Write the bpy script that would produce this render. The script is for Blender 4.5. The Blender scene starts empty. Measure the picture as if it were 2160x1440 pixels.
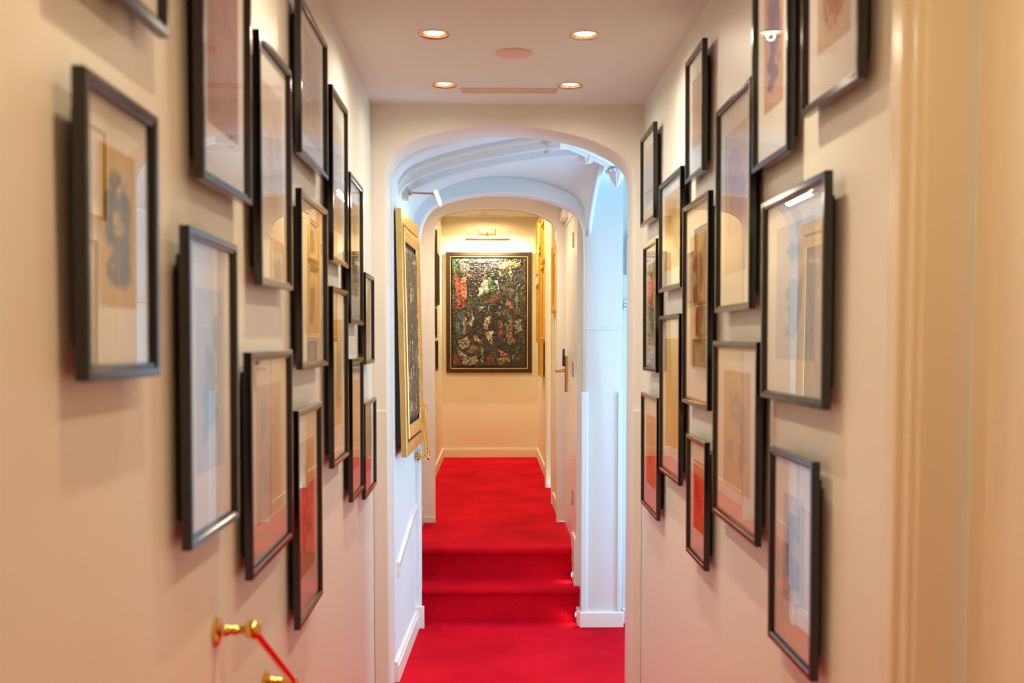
import bpy, bmesh, math, random
import numpy as np
from mathutils import Vector, Matrix

random.seed(7)
rng = np.random.RandomState(11)
scene = bpy.context.scene
COL = scene.collection
CZ = 1.6            # camera height above the landing floor (z = 0)


# ------------------------------------------------------------------ helpers
def lin(c):
    return tuple(((v / 255.0) / 12.92 if v / 255.0 <= 0.04045 else ((v / 255.0 + 0.055) / 1.055) ** 2.4) for v in c)


def tag(o, label=None, cat=None, group=None, kind=None):
    if label: o['label'] = label
    if cat: o['category'] = cat
    if group: o['group'] = group
    if kind: o['kind'] = kind
    return o


def obj(name, me, mat=None, parent=None, smooth=False, bevel=0, seg=2, sub=0):
    if isinstance(me, bmesh.types.BMesh):
        bm = me
        bmesh.ops.recalc_face_normals(bm, faces=bm.faces[:])
        me = bpy.data.meshes.new(name)
        bm.to_mesh(me)
        bm.free()
    o = bpy.data.objects.new(name, me)
    COL.objects.link(o)
    if mat: me.materials.append(mat)
    if parent: o.parent = parent
    if bevel:
        m = o.modifiers.new('b', 'BEVEL')
        m.width = bevel; m.segments = seg; m.limit_method = 'ANGLE'; m.angle_limit = math.radians(35)
    if smooth or bevel:
        for p in me.polygons: p.use_smooth = True
        if bevel or smooth == 'auto':
            # keep flat faces crisp
            m = o.modifiers.new('w', 'WEIGHTED_NORMAL') if bevel else None
            if not bevel:
                me.set_sharp_from_angle(angle=math.radians(40))
    return o


def empty(name, loc, rot=None):
    o = bpy.data.objects.new(name, None)
    COL.objects.link(o)
    o.location = loc
    o.empty_display_size = 0.1
    if rot is not None: o.rotation_euler = rot
    return o


def struct(name, me, mat, bevel=0, parent=None, seg=2):
    o = obj(name, me, mat, parent=parent, bevel=bevel, seg=seg)
    if parent is None: o['kind'] = 'structure'
    return o


def bx(bm, x0, x1, y0, y1, z0, z1):
    vs = [bm.verts.new((x, y, z)) for z in (z0, z1) for (x, y) in ((x0, y0), (x1, y0), (x1, y1), (x0, y1))]
    for f in ((0, 1, 2, 3), (4, 5, 6, 7), (0, 1, 5, 4), (1, 2, 6, 5), (2, 3, 7, 6), (3, 0, 4, 7)):
        bm.faces.new([vs[i] for i in f])
    return vs


def prism(bm, pts, axis, a, b):
    """polygon pts (2D) extruded along axis; axis 'x': pts=(y,z), 'y': pts=(x,z), 'z': pts=(x,y)"""
    def P(p, t):
        return {'x': (t, p[0], p[1]), 'y': (p[0], t, p[1]), 'z': (p[0], p[1], t)}[axis]
    A = [bm.verts.new(P(p, a)) for p in pts]
    B = [bm.verts.new(P(p, b)) for p in pts]
    bm.faces.new(A); bm.faces.new(B[::-1])
    n = len(pts)
    for i in range(n):
        bm.faces.new((A[i], A[(i + 1) % n], B[(i + 1) % n], B[i]))


def tube(bm, pts, rad, n=16, cap=True):
    pts = [Vector(p) for p in pts]
    if not hasattr(rad, '__len__'): rad = [rad] * len(pts)
    rings = []
    up = None
    for i, p in enumerate(pts):
        d = (pts[min(i + 1, len(pts) - 1)] - pts[max(i - 1, 0)]).normalized()
        if up is None:
            up = Vector((0, 0, 1)) if abs(d.z) < .9 else Vector((1, 0, 0))
        s = d.cross(up).normalized(); u = s.cross(d).normalized(); up = u
        rings.append([bm.verts.new(p + (s * math.cos(t) + u * math.sin(t)) * rad[i])
                      for t in [2 * math.pi * k / n for k in range(n)]])
    for a, b in zip(rings, rings[1:]):
        for k in range(n):
            bm.faces.new((a[k], a[(k + 1) % n], b[(k + 1) % n], b[k]))
    if cap:
        bm.faces.new(rings[0][::-1]); bm.faces.new(rings[-1])


def lathe(bm, prof, origin, axis, n=32, cap=True):
    """prof: list of (distance along axis, radius)"""
    axis = Vector(axis).normalized(); origin = Vector(origin)
    tmp = Vector((0, 0, 1)) if abs(axis.z) < .9 else Vector((1, 0, 0))
    s = axis.cross(tmp).normalized(); u = s.cross(axis).normalized()
    rings = []
    for d, r in prof:
        rings.append([bm.verts.new(origin + axis * d + (s * math.cos(2 * math.pi * k / n) + u * math.sin(2 * math.pi * k / n)) * max(r, 1e-4)) for k in range(n)])
    for a, b in zip(rings, rings[1:]):
        for k in range(n):
            bm.faces.new((a[k], a[(k + 1) % n], b[(k + 1) % n], b[k]))
    if cap:
        bm.faces.new(rings[0][::-1]); bm.faces.new(rings[-1])


def ball_profile(r, n=12, off=0):
    return [(off - r * math.cos(math.pi * i / n), r * math.sin(math.pi * i / n)) for i in range(n + 1)]


def grid_surface(bm, rows):
    V = [[bm.verts.new(p) for p in r] for r in rows]
    for a, b in zip(V, V[1:]):
        for i in range(len(a) - 1):
            bm.faces.new((a[i], a[i + 1], b[i + 1], b[i]))
    return V


# ------------------------------------------------------------------ materials
def mat(name, base, rough=.5, metal=0, bump=0, bscale=60, var=0, vscale=3, spec=.5, coat=0, sheen=0, bdist=.002, det=3):
    m = bpy.data.materials.new(name); m.use_nodes = True
    nt = m.node_tree; N = nt.nodes; L = nt.links
    b = N['Principled BSDF']
    b.inputs['Base Color'].default_value = (*base, 1)
    b.inputs['Roughness'].default_value = rough
    b.inputs['Metallic'].default_value = metal
    b.inputs['Specular IOR Level'].default_value = spec
    b.inputs['Coat Weight'].default_value = coat
    b.inputs['Coat Roughness'].default_value = .08
    b.inputs['Sheen Weight'].default_value = sheen
    tc = N.new('ShaderNodeTexCoord')
    if var:
        n = N.new('ShaderNodeTexNoise'); n.inputs['Scale'].default_value = vscale; n.inputs['Detail'].default_value = 4
        L.new(tc.outputs['Object'], n.inputs['Vector'])
        r = N.new('ShaderNodeMixRGB'); r.blend_type = 'MIX'
        r.inputs[1].default_value = (*[c * (1 - var) for c in base], 1)
        r.inputs[2].default_value = (*[min(1, c * (1 + var)) for c in base], 1)
        mr = N.new('ShaderNodeMapRange'); mr.inputs[1].default_value = .3; mr.inputs[2].default_value = .7
        L.new(n.outputs[0], mr.inputs[0]); L.new(mr.outputs[0], r.inputs[0]); L.new(r.outputs[0], b.inputs['Base Color'])
    if bump:
        n = N.new('ShaderNodeTexNoise'); n.inputs['Scale'].default_value = bscale; n.inputs['Detail'].default_value = det
        L.new(tc.outputs['Object'], n.inputs['Vector'])
        bp = N.new('ShaderNodeBump'); bp.inputs['Strength'].default_value = bump; bp.inputs['Distance'].default_value = bdist
        L.new(n.outputs[0], bp.inputs['Height']); L.new(bp.outputs[0], b.inputs['Normal'])
    return m


def glass_mat(name, ior=1.5):
    m = bpy.data.materials.new(name); m.use_nodes = True
    nt = m.node_tree; N = nt.nodes; L = nt.links
    N.remove(N['Principled BSDF'])
    out = N['Material Output']
    t = N.new('ShaderNodeBsdfTransparent'); g = N.new('ShaderNodeBsdfGlossy'); g.inputs['Roughness'].default_value = .01
    f = N.new('ShaderNodeFresnel')
    ge = N.new('ShaderNodeNewGeometry'); mr = N.new('ShaderNodeMapRange')
    mr.inputs[3].default_value = ior; mr.inputs[4].default_value = 1 / ior     # same reflectance from both faces of the pane
    L.new(ge.outputs['Backfacing'], mr.inputs[0]); L.new(mr.outputs[0], f.inputs['IOR'])
    mx = N.new('ShaderNodeMixShader')
    # a pane mirrors from both of its surfaces: R = 2F / (1 + F)
    m1 = N.new('ShaderNodeMath'); m1.operation = 'MULTIPLY'; m1.inputs[1].default_value = 2
    m2 = N.new('ShaderNodeMath'); m2.operation = 'ADD'; m2.inputs[1].default_value = 1
    m3 = N.new('ShaderNodeMath'); m3.operation = 'DIVIDE'
    L.new(f.outputs[0], m1.inputs[0]); L.new(f.outputs[0], m2.inputs[0]); L.new(m1.outputs[0], m3.inputs[0]); L.new(m2.outputs[0], m3.inputs[1])
    L.new(m3.outputs[0], mx.inputs[0]); L.new(t.outputs[0], mx.inputs[1]); L.new(g.outputs[0], mx.inputs[2])
    L.new(mx.outputs[0], out.inputs['Surface'])
    return m


def emit_mat(name, col, s):
    m = bpy.data.materials.new(name); m.use_nodes = True
    b = m.node_tree.nodes['Principled BSDF']
    b.inputs['Base Color'].default_value = (.9, .9, .9, 1)
    b.inputs['Emission Color'].default_value = (*col, 1)
    b.inputs['Emission Strength'].default_value = s
    return m


def pigment_mat(name, rough=.6, bump=0, bscale=80, bdist=.003, spec=.4):
    """paint or ink whose colour is stored on the sheet itself"""
    m = mat(name, (.5, .5, .5), rough=rough, bump=bump, bscale=bscale, bdist=bdist, spec=spec, det=6)
    nt = m.node_tree
    a = nt.nodes.new('ShaderNodeVertexColor'); a.layer_name = 'pigment'
    nt.links.new(a.outputs[0], nt.nodes['Principled BSDF'].inputs['Base Color'])
    return m


WALL = mat('wall_paint', (.79, .765, .70), rough=.42, bump=.06, bscale=220, spec=.35)
WALL_END = mat('cream_paint', (.80, .745, .56), rough=.5, bump=.06, bscale=220, spec=.3)
PLASTER = mat('white_plaster', (.745, .83, .86), rough=.6, bump=.08, bscale=60, spec=.3)
CEIL = mat('ceiling_paint', (.76, .77, .74), rough=.6, bump=.04, bscale=120, spec=.3)
TRIM = mat('trim_gloss', (.80, .77, .71), rough=.22, bump=.03, bscale=40, spec=.5)
TRIM_CREAM = mat('cream_trim_gloss', (.80, .71, .54), rough=.22, bump=.03, bscale=40, spec=.5)
TRIMW = mat('trim_white', (.86, .85, .83), rough=.25, spec=.5)
BLACK = mat('black_lacquer', (.004, .0035, .0035), rough=.13, spec=.7)
BACKING = mat('backing_board', (.03, .022, .018), rough=.8)
MATBOARD = mat('mount_board', (.90, .88, .84), rough=.85, spec=.15)
PRINT = pigment_mat('print_ink', rough=.8, spec=.15)
GLASS = glass_mat('picture_glass', 1.48)
BRASS = mat('polished_brass', (.86, .56, .17), rough=.09, metal=1)
BRASS_SAT = mat('satin_brass', (.78, .55, .22), rough=.3, metal=1)
NICKEL = mat('satin_nickel', (.60, .58, .50), rough=.28, metal=1)
GOLD = mat('gold_leaf', (.80, .53, .19), rough=.40, metal=1, bump=.12, bscale=40, var=.12, vscale=12)
GOLD_Y = mat('gilt_wood', (.80, .50, .12), rough=.38, metal=1, bump=.15, bscale=60, var=.1, vscale=20)
BRONZE = mat('dark_bronze_wood', (.045, .024, .010), rough=.5, spec=.2, bump=.15, bscale=30, var=.2, vscale=9)
FILLET = mat('gold_fillet', (.60, .28, .05), rough=.5, metal=.4)
BLACKMAT = mat('matt_black', (.012, .010, .010), rough=.7)
PAINTING = pigment_mat('thick_oil_paint', rough=.22, bump=.8, bscale=34, bdist=.02, spec=.6)
COPPER = mat('copper_trim', (.85, .42, .20), rough=.18, metal=1)
SPEAKER = mat('speaker_grille', (.78, .52, .44), rough=.7)
VENTM = mat('vent_cream', (.80, .62, .48), rough=.6)
PLASTIC = mat('black_plastic', (.02, .022, .025), rough=.3)
WHITEP = mat('white_plastic', (.85, .85, .85), rough=.4)
BULB = emit_mat('lamp_lens', (1, .80, .52), 22)
BULB_S = emit_mat('picture_lamp_tube', (1, .86, .62), 14)
LED = emit_mat('led_lens', (.9, .95, 1), 3.0)
HINGE = mat('aged_brass', (.50, .42, .22), rough=.35, metal=1)


def carpet():
    m = bpy.data.materials.new('red_carpet'); m.use_nodes = True
    nt = m.node_tree; N = nt.nodes; L = nt.links
    b = N['Principled BSDF']
    b.inputs['Roughness'].default_value = .9
    b.inputs['Specular IOR Level'].default_value = .04
    b.inputs['Sheen Weight'].default_value = .0
    b.inputs['Sheen Roughness'].default_value = .4
    b.inputs['Sheen Tint'].default_value = (1, .25, .2, 1)
    tc = N.new('ShaderNodeTexCoord')
    n1 = N.new('ShaderNodeTexNoise'); n1.inputs['Scale'].default_value = 2.6; n1.inputs['Detail'].default_value = 6
    n2 = N.new('ShaderNodeTexNoise'); n2.inputs['Scale'].default_value = 160; n2.inputs['Detail'].default_value = 3
    for n in (n1, n2): L.new(tc.outputs['Object'], n.inputs['Vector'])
    cr = N.new('ShaderNodeValToRGB'); e = cr.color_ramp.elements
    e[0].position = .32; e[0].color = (.46, .0025, .013, 1)
    e[1].position = .72; e[1].color = (.68, .006, .024, 1)
    k = cr.color_ramp.elements.new(.5); k.color = (.58, .004, .018, 1)
    mr = N.new('ShaderNodeMapRange'); mr.inputs[1].default_value = .3; mr.inputs[2].default_value = .7
    mr.inputs[3].default_value = .84; mr.inputs[4].default_value = 1.12
    mul = N.new('ShaderNodeMixRGB'); mul.blend_type = 'MULTIPLY'; mul.inputs[0].default_value = 1
    L.new(n1.outputs[0], cr.inputs[0]); L.new(n2.outputs[0], mr.inputs[0])
    L.new(cr.outputs[0], mul.inputs[1]); L.new(mr.outputs[0], mul.inputs[2]); L.new(mul.outputs[0], b.inputs['Base Color'])
    bp = N.new('ShaderNodeBump'); bp.inputs['Strength'].default_value = .5; bp.inputs['Distance'].default_value = .004
    L.new(n2.outputs[0], bp.inputs['Height']); L.new(bp.outputs[0], b.inputs['Normal'])
    return m


CARPET = carpet()


# ------------------------------------------------------------------ plan of the place
F = 2300.0


def at(px, py, D):
    """a point of the place seen at pixel (px,py) of the photo, D metres down the corridor"""
    return ((px - 1035) / F * D, D, CZ - (py - 720) / F * D)


def wxl(y): return -.476 - .0087 * y      # left corridor wall face
def wxr(y): return .639 + .0065 * y       # right corridor wall face


A1, A1B = 4.80, 5.05        # first arch wall, front and back
A2, A2B = 6.03, 6.17        # second arch wall (at the steps)
A3, A3B = 7.25, 7.33        # third arch wall
END = 11.36
ZU = CZ - 1.21              # upper floor .39
CEILZ = CZ + 1.027
HALLZ = CZ + 1.284

# ---- carpeted floor and steps
bm = bmesh.new()
prism(bm, [(-2.6, ZU), (1.75, ZU), (1.762, ZU - .006), (1.766, ZU - .02), (1.755, ZU - .035), (1.75, .20), (2.03, .20),
           (2.042, .194), (2.046, .18), (2.035, .165), (2.03, 0.0), (A1 + .1, 0.0), (A1 + .1, -.25), (-2.6, -.25)], 'x', -.62, .80)
struct('floor', bm, CARPET, bevel=.006)
bm = bmesh.new()
prism(bm, [(A1 + .1, 0), (6.60, 0), (6.60, -.25), (A1 + .1, -.25)], 'x', -.56, 2.15)
struct('floor', bm, CARPET)


def nose(y, z, r=.022, k=6):
    """profile points of a carpeted nosing whose front is at y and top at z, going down"""
    pts = []
    for i in range(k + 1):
        t = math.pi / 2 + math.pi * i / k
        pts.append((y + r + math.cos(t) * r, z - r + math.sin(t) * r))
    return pts


prof = [(A3B + 4.1, ZU), (6.42, ZU)]
prof += nose(6.345, ZU) + [(6.375, ZU - .05), (6.385, .215), (6.36, .202)]
prof += nose(6.125, .202) + [(6.150, .150), (6.155, -.01), (A3B + 4.1, -.01)]
bm = bmesh.new()
prism(bm, prof, 'x', -.525, .505)
o = struct('floor', bm, CARPET)
for p in o.data.polygons: p.use_smooth = True
o.data.set_sharp_from_angle(angle=math.radians(50))


def slab(pts, thick, z0, z1):
    """vertical wall slab following plan polyline pts, thickened to the left of travel (negative=right)"""
    bm = bmesh.new()
    P = [Vector(p) for p in pts]
    back = []
    for i, p in enumerate(P):
        d = (P[min(i + 1, len(P) - 1)] - P[max(i - 1, 0)]).normalized()
        back.append(p + Vector((-d.y, d.x)) * thick)
    poly = [tuple(p) for p in P] + [tuple(p) for p in back[::-1]]
    prism(bm, poly, 'z', z0, z1)
    return bm


# ---- corridor shell
struct('wall_left', slab([(wxl(-2.6), -2.6), (wxl(A1), A1)], .12, -.2, CEILZ + .1), WALL)
struct('wall_right', slab([(wxr(1.64), 1.64), (wxr(A1), A1)], -.12, -.2, CEILZ + .1), WALL)
struct('wall_right', slab([(wxr(-2.6), -2.6), (wxr(.74), .74)], -.12, -.2, CEILZ + .1), WALL)
struct('wall_right', slab([(wxr(.74), .74), (wxr(1.64), 1.64)], -.12, ZU + 2.04, CEILZ + .1), WALL)
bm = bmesh.new(); bx(bm, -.75, .9, -2.72, -2.6, -.2, CEILZ + .1)
struct('wall_back', bm, mat('dark_for_reflections', (.030, .018, .012), rough=.5, bump=.1, bscale=20))  # unseen wall, darkness made up so the frame sides mirror near black

# corridor ceiling with holes is kept plain: the lamps are recessed rings set into it
SPOTS = [(at(919, 85, 3.72)[0], 3.72), (at(1231, 89, 3.72)[0], 3.72), (at(940, 188, 4.44)[0], 4.44), (at(1201, 188, 4.44)[0], 4.44),
         (-.185, 2.35), (.318, 2.35), (-.185, 1.25), (.318, 1.25), (-.185, .1), (.318, .1)]


def plate_with_holes(x0, x1, y0, y1, z, thick, holes, r):
    """ceiling slab with round lamp holes, strips between rows"""
    bm = bmesh.new()
    rows = sorted(set(h[1] for h in holes))
    hw = r * 1.6
    ys = y0
    n = 32
    for ry in rows:
        q = [bm.verts.new(v) for v in ((x0, ys, z), (x1, ys, z), (x1, ry - hw, z), (x0, ry - hw, z))]
        bm.faces.new(q)
        xs = x0
        for hx in sorted(h[0] for h in holes if h[1] == ry):
            q = [bm.verts.new(v) for v in ((xs, ry - hw, z), (hx - hw, ry - hw, z), (hx - hw, ry + hw, z), (xs, ry + hw, z))]
            bm.faces.new(q)
            circ = []; sq = []; top = []
            for k in range(n):
                t = 2 * math.pi * (k + .5) / n
                c, s = math.cos(t), math.sin(t)
                m_ = max(abs(c), abs(s))
                circ.append(bm.verts.new((hx + c * r, ry + s * r, z)))
                top.append(bm.verts.new((hx + c * r, ry + s * r, z + thick)))
                sq.append(bm.verts.new((hx + c / m_ * hw, ry + s / m_ * hw, z)))
            for k in range(n):
                j = (k + 1) % n
                if abs(sq[k].co.x - sq[j].co.x) > 1e-6 and abs(sq[k].co.y - sq[j].co.y) > 1e-6:
                    cx = hx + (hw if sq[k].co.x + sq[j].co.x > 2 * hx else -hw); cy = ry + (hw if sq[k].co.y + sq[j].co.y > 2 * ry else -hw)
                    cv = bm.verts.new((cx, cy, z))
                    bm.faces.new((circ[k], sq[k], cv, sq[j], circ[j]))
                else:
                    bm.faces.new((circ[k], sq[k], sq[j], circ[j]))
                bm.faces.new((circ[k], circ[j], top[j], top[k]))
            xs = hx + hw
        q = [bm.verts.new(v) for v in ((xs, ry - hw, z), (x1, ry - hw, z), (x1, ry + hw, z), (xs, ry + hw, z))]
        bm.faces.new(q)
        ys = ry + hw
    q = [bm.verts.new(v) for v in ((x0, ys, z), (x1, ys, z), (x1, y1, z), (x0, y1, z))]
    bm.faces.new(q)
    q = [bm.verts.new(v) for v in ((x0, y0, z + thick + .03), (x1, y0, z + thick + .03), (x1, y1, z + thick + .03), (x0, y1, z + thick + .03))]
    bm.faces.new(q)
    return bm


bm = plate_with_holes(-.66, .82, -2.6, A1, CEILZ, .07, SPOTS, .040)
me = bpy.data.meshes.new('ceiling'); bmesh.ops.remove_doubles(bm, verts=bm.verts[:], dist=1e-5); bm.to_mesh(me); bm.free()
struct('ceiling', me, CEIL)

# ---- arch walls
ARCH1 = [(820, 361), (832, 334), (844, 322.5), (857, 314), (875, 304.5), (894, 297), (918, 291), (943, 286), (967, 281), (992, 277.5), (1028, 274),
         (1065, 273), (1102, 274), (1139, 277.5), (1176, 283.5), (1213, 291.5), (1240, 299), (1262, 307.5), (1282, 317), (1298, 326.5),
         (1312, 337), (1323, 349), (1330, 360), (1334, 373), (1336, 393)]
ARCH1 = [(817.5, 430), (817.5, 395)] + [(818.5, 376)] + ARCH1 + [(1336, 430)]
ARCH2 = [(885.5, 540), (886, 512), (888, 490), (891.5, 474), (897, 461), (906, 448), (918, 437), (940, 427.5), (967, 420), (990, 415.5), (1016, 412.5), (1040, 411),
         (1065, 411), (1090, 412.5), (1115, 415.5), (1140, 420), (1164, 427), (1184, 434.5), (1200, 442.5), (1214, 452), (1224, 463), (1230, 476), (1233, 492), (1234, 540)]
ARCH3 = [(917, 520), (917.5, 492), (919.5, 477), (922.5, 469), (931, 460.5), (943, 454), (965, 449), (994, 445), (1033, 443), (1062, 443.3), (1091, 445.5), (1112, 449),
         (1130, 454), (1147, 461), (1161, 469.5), (1168, 478), (1173, 490), (1174.5, 520)]


def smooth_pts(pts, n=2):
    for _ in range(n):
        q = [pts[0]]
        for a, b in zip(pts, pts[1:]):
            q.append((a[0] * .75 + b[0] * .25, a[1] * .75 + b[1] * .25))
            q.append((a[0] * .25 + b[0] * .75, a[1] * .25 + b[1] * .75))
        q.append(pts[-1]); pts = q
    return pts


def arch_wall(name, pix, y0, y1, xl, xr, ztop, zbot, m, legs=None, bevel=.010):
    pts = [(at(px, py, y0)[0], at(px, py, y0)[2]) for px, py in smooth_pts(pix, 2)]
    l0 = (legs[0] if legs else pts[0][0]); l1 = (legs[1] if legs else pts[-1][0])
    q = []
    for x, z in pts:
        x = max(l0, min(l1, x))
        if q: x = max(x, q[-1][0] + 2e-4)
        q.append((x, z))
    path = [(l0, zbot)] + q + [(q[-1][0], zbot)]
    n = len(path)
    nrm = []
    for i in range(n):                       # outward normals of the opening (into the masonry)
        p0, p1 = path[max(i - 1, 0)], path[min(i + 1, n - 1)]
        if i in (0, n - 1): nx, nz = (-1, 0) if i == 0 else (1, 0)
        else:
            dx, dz = p1[0] - p0[0], p1[1] - p0[1]; L_ = math.hypot(dx, dz) or 1
            nx, nz = -dz / L_, dx / L_
        nrm.append((nx, nz))
    b = bevel
    bm = bmesh.new()
    def ring(y, off):
        return [bm.verts.new((p[0] + m_[0] * off, y, p[1] + (m_[1] * off if p[1] > zbot + 1e-6 else 0))) for p, m_ in zip(path, nrm)]
    R_ = [ring(y0, b), ring(y0 + .3 * b, .3 * b), ring(y0 + b, 0), ring(y1 - b, 0), ring(y1 - .3 * b, .3 * b), ring(y1, b)]
    for A, B in zip(R_, R_[1:]):
        for i in range(n - 1):
            f = bm.faces.new((A[i], A[i + 1], B[i + 1], B[i])); f.smooth = True
    for y, A in ((y0, R_[0]), (y1, R_[-1])):
        Tp = [bm.verts.new((v.co.x, y, ztop)) for v in A[1:-1]]
        cl = bm.verts.new((xl, y, zbot)); cr = bm.verts.new((xr, y, zbot)); tl = bm.verts.new((xl, y, ztop)); tr = bm.verts.new((xr, y, ztop))
        bm.faces.new((cl, A[0], A[1], Tp[0], tl)); bm.faces.new((A[-1], cr, tr, Tp[-1], A[-2]))
        for i in range(1, n - 2):
            if A[i + 1].co.x - A[i].co.x > 1e-5: bm.faces.new((A[i], A[i + 1], Tp[i], Tp[i - 1]))
    me = bpy.data.meshes.new(name)
    bmesh.ops.recalc_face_normals(bm, faces=bm.faces[:])
    bm.to_mesh(me); bm.free()
    me.set_sharp_from_angle(angle=math.radians(50))
    o = bpy.data.objects.new(name, me); COL.objects.link(o); me.materials.append(m)
    o['kind'] = 'structure'
    return o


arch_wall('wall_front', ARCH1, A1, A1B, -.62, .80, CEILZ + .1, -.2, WALL, bevel=.012)
arch_wall('wall_landing', ARCH2, A2, A2B, -.55, .729, CZ + 1.5, -.2, PLASTER)
arch_wall('wall_vestibule', ARCH3, A3, A3B, -.60, .62, HALLZ + .1, -.0, TRIM)
# corner beads of the first arch: small plinth lines where the panelling starts
bm = bmesh.new()
for sgn, xa, xb in ((-1, wxl(A1), -.455), (1, .628, wxr(A1))):
    bx(bm, xa, xb, A1 - .008, A1 + .002, 0, at(0, 865, A1)[2])
struct('trim_1', bm, WALL, bevel=.004)

# ---- landing room shell
LW0, LW1 = (-.452, A1B), (-.420, A2)       # left wall face plan
struct('wall_left', slab([LW0, LW1], .12, -.2, CZ + 1.4), PLASTER)
# right part of landing: back wall beyond the pilaster, right wall with tall window
bm = bmesh.new(); bx(bm, .70, 2.22, 6.12, 6.24, -.2, CZ + 1.5)
struct('wall_landing', bm, PLASTER)
bm = bmesh.new(); bx(bm, .72, 2.22, A1B - .12, A1B, -.2, CZ + 1.5)
struct('wall_front', bm, PLASTER)
WX = 2.05; wy0, wy1, wz0, wz1 = 5.13, 6.04, .22, 2.26
bm = bmesh.new()
bx(bm, WX, WX + .15, A1B - .12, wy0, -.2, CZ + 1.5); bx(bm, WX, WX + .15, wy1, 6.24, -.2, CZ + 1.5)
bx(bm, WX, WX + .15, wy0, wy1, -.2, wz0); bx(bm, WX, WX + .15, wy0, wy1, wz1, CZ + 1.5)
struct('wall_right', bm, PLASTER)
bm = bmesh.new()
for a, b in ((wy0, wy0 + .05), (wy1 - .05, wy1)): bx(bm, WX + .04, WX + .10, a, b, wz0, wz1)
for a, b in ((wz0, wz0 + .05), (wz1 - .05, wz1), (1.75, 1.785), (1.18, 1.215)): bx(bm, WX + .042, WX + .098, wy0 + .05, wy1 - .05, a, b)
bx(bm, WX + .043, WX + .097, 5.575, 5.605, wz0 + .05, wz1 - .05)
w = struct('window_1', bm, TRIMW, bevel=.003)
bm = bmesh.new(); bx(bm, WX + .068, WX + .072, wy0 + .05, wy1 - .05, wz0 + .05, wz1 - .05)
obj('pane', bm, glass_mat('window_glass', 1.45), w)
bm = bmesh.new(); bx(bm, WX - .04, WX + .04, wy0 - .04, wy1 + .04, wz0 - .03, wz0)
obj('window_sill', bm, TRIMW, w, bevel=.004)

# landing vault : barrel running along Y with its crown right of the corridor axis
VP = [(-.47, .66), (-.44, .725), (-.405, .776), (-.33, .815), (-.224, .850), (-.11, .880), (0, .902), (.10, .921), (.193, .936), (.30, .950), (.45, .957),
      (.60, .952), (.80, .94), (1.05, .925), (1.35, .90), (1.65, .87), (2.06, .82)]
VP = smooth_pts(VP, 1)


def vrow(y, dz, s=1.0): return [(x, y, CZ + z + dz) for x, z in VP]


bm = bmesh.new()
grid_surface(bm, [vrow(A1B - .01, .055), vrow(5.2, .05), vrow(5.4, .045), vrow(5.60, .04), vrow(5.70, .02)])
rows = []
# cross bay in front of the second arch
C1 = [(x, z + .02) for x, z in VP if x < .57] + [(.59, .93), (.60, .90)]
n1 = 40


def resample(P, n):
    P = np.array(P); d = np.r_[0, np.cumsum(np.hypot(*(P[1:] - P[:-1]).T))]
    t = np.linspace(0, d[-1], n)
    return np.c_[np.interp(t, d, P[:, 0]), np.interp(t, d, P[:, 1])]


C2 = [at(px, py, A2) for px, py in smooth_pts([(858, 520), (866, 480), (880, 448), (905, 420), (940, 400), (985, 384), (1035, 377), (1085, 377.5), (1125, 383), (1165, 395),
                                               (1200, 410), (1222, 426), (1232, 450), (1234, 500)], 1)]
C2 = [(p[0], p[2] - CZ) for p in C2]
c1 = resample([(x, z) for x, z in VP if x < .555] + [(.565, .93), (.56, .90)], n1); c2 = resample(C2, n1)
for k in range(9):
    t = k / 8
    bulge = math.sin(t * math.pi) * .02
    rows.append([(c1[i, 0] * (1 - t) + c2[i, 0] * t, 5.70 + (A2 - 5.70) * t, CZ + c1[i, 1] * (1 - t ** 1.6) + c2[i, 1] * t ** 1.6 + bulge * 0) for i in range(n1)])
grid_surface(bm, rows)
me = bpy.data.meshes.new('ceiling'); bm.to_mesh(me); bm.free()
o = struct('ceiling', me, PLASTER)
for p in me.polygons: p.use_smooth = True
sd = o.modifiers.new('s', 'SOLIDIFY'); sd.thickness = .03; sd.offset = 1
# flat lid above the landing so no sky leaks in
bm = bmesh.new(); bx(bm, -.62, 2.22, A1B - .12, A3, CZ + 1.40, CZ + 1.5)
struct('ceiling', bm, PLASTER)


# plaster ribs (moulded section swept along the vault)
def rib(y, x0, x1, w=.085, drop=.055, endx=None):
    bm = bmesh.new()
    path = [(x, z) for x, z in VP if x0 <= x <= x1]
    path = resample(path, 30)
    sec = [(-w / 2, .05), (-w / 2, .0), (-w * .42, -drop * .25), (-w * .22, -drop * .35), (-w * .2, -drop * .8), (0, -drop), (w * .2, -drop * .8), (w * .22, -drop * .35), (w * .42, -drop * .25), (w / 2, 0), (w / 2, .05)]
    grid_surface(bm, [[(x, y + sy, CZ + .02 + z + sz + .012) for sy, sz in sec] for x, z in path])
    return bm


for y in (5.33, 5.59):
    o = struct('trim_2', rib(y, -.47, .36 if y < 5.5 else .53), PLASTER)
    for p in o.data.polygons: p.use_smooth = True


# sculpted boss / corbels at the right ends of the ribs
def blob(name, c, rx, ry, rz, prof, petals=0, amp=.0, m=PLASTER):
    bm = bmesh.new()
    n = 36; rings = []
    for zz, r in prof:
        ring = []
        for k in range(n):
            t = 2 * math.pi * k / n
            a = 1 + (amp * math.cos(petals * t) if petals else 0)
            ring.append(bm.verts.new((c[0] + rx * r * a * math.cos(t), c[1] + ry * r * a * math.sin(t), c[2] + rz * zz)))
        rings.append(ring)
    for a, b in zip(rings, rings[1:]):
        for k in range(n): bm.faces.new((a[k], a[(k + 1) % n], b[(k + 1) % n], b[k]))
    bm.faces.new(rings[0][::-1]); bm.faces.new(rings[-1])
    o = struct(name, bm, m)
    for p in o.data.polygons: p.use_smooth = True
    return o


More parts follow.
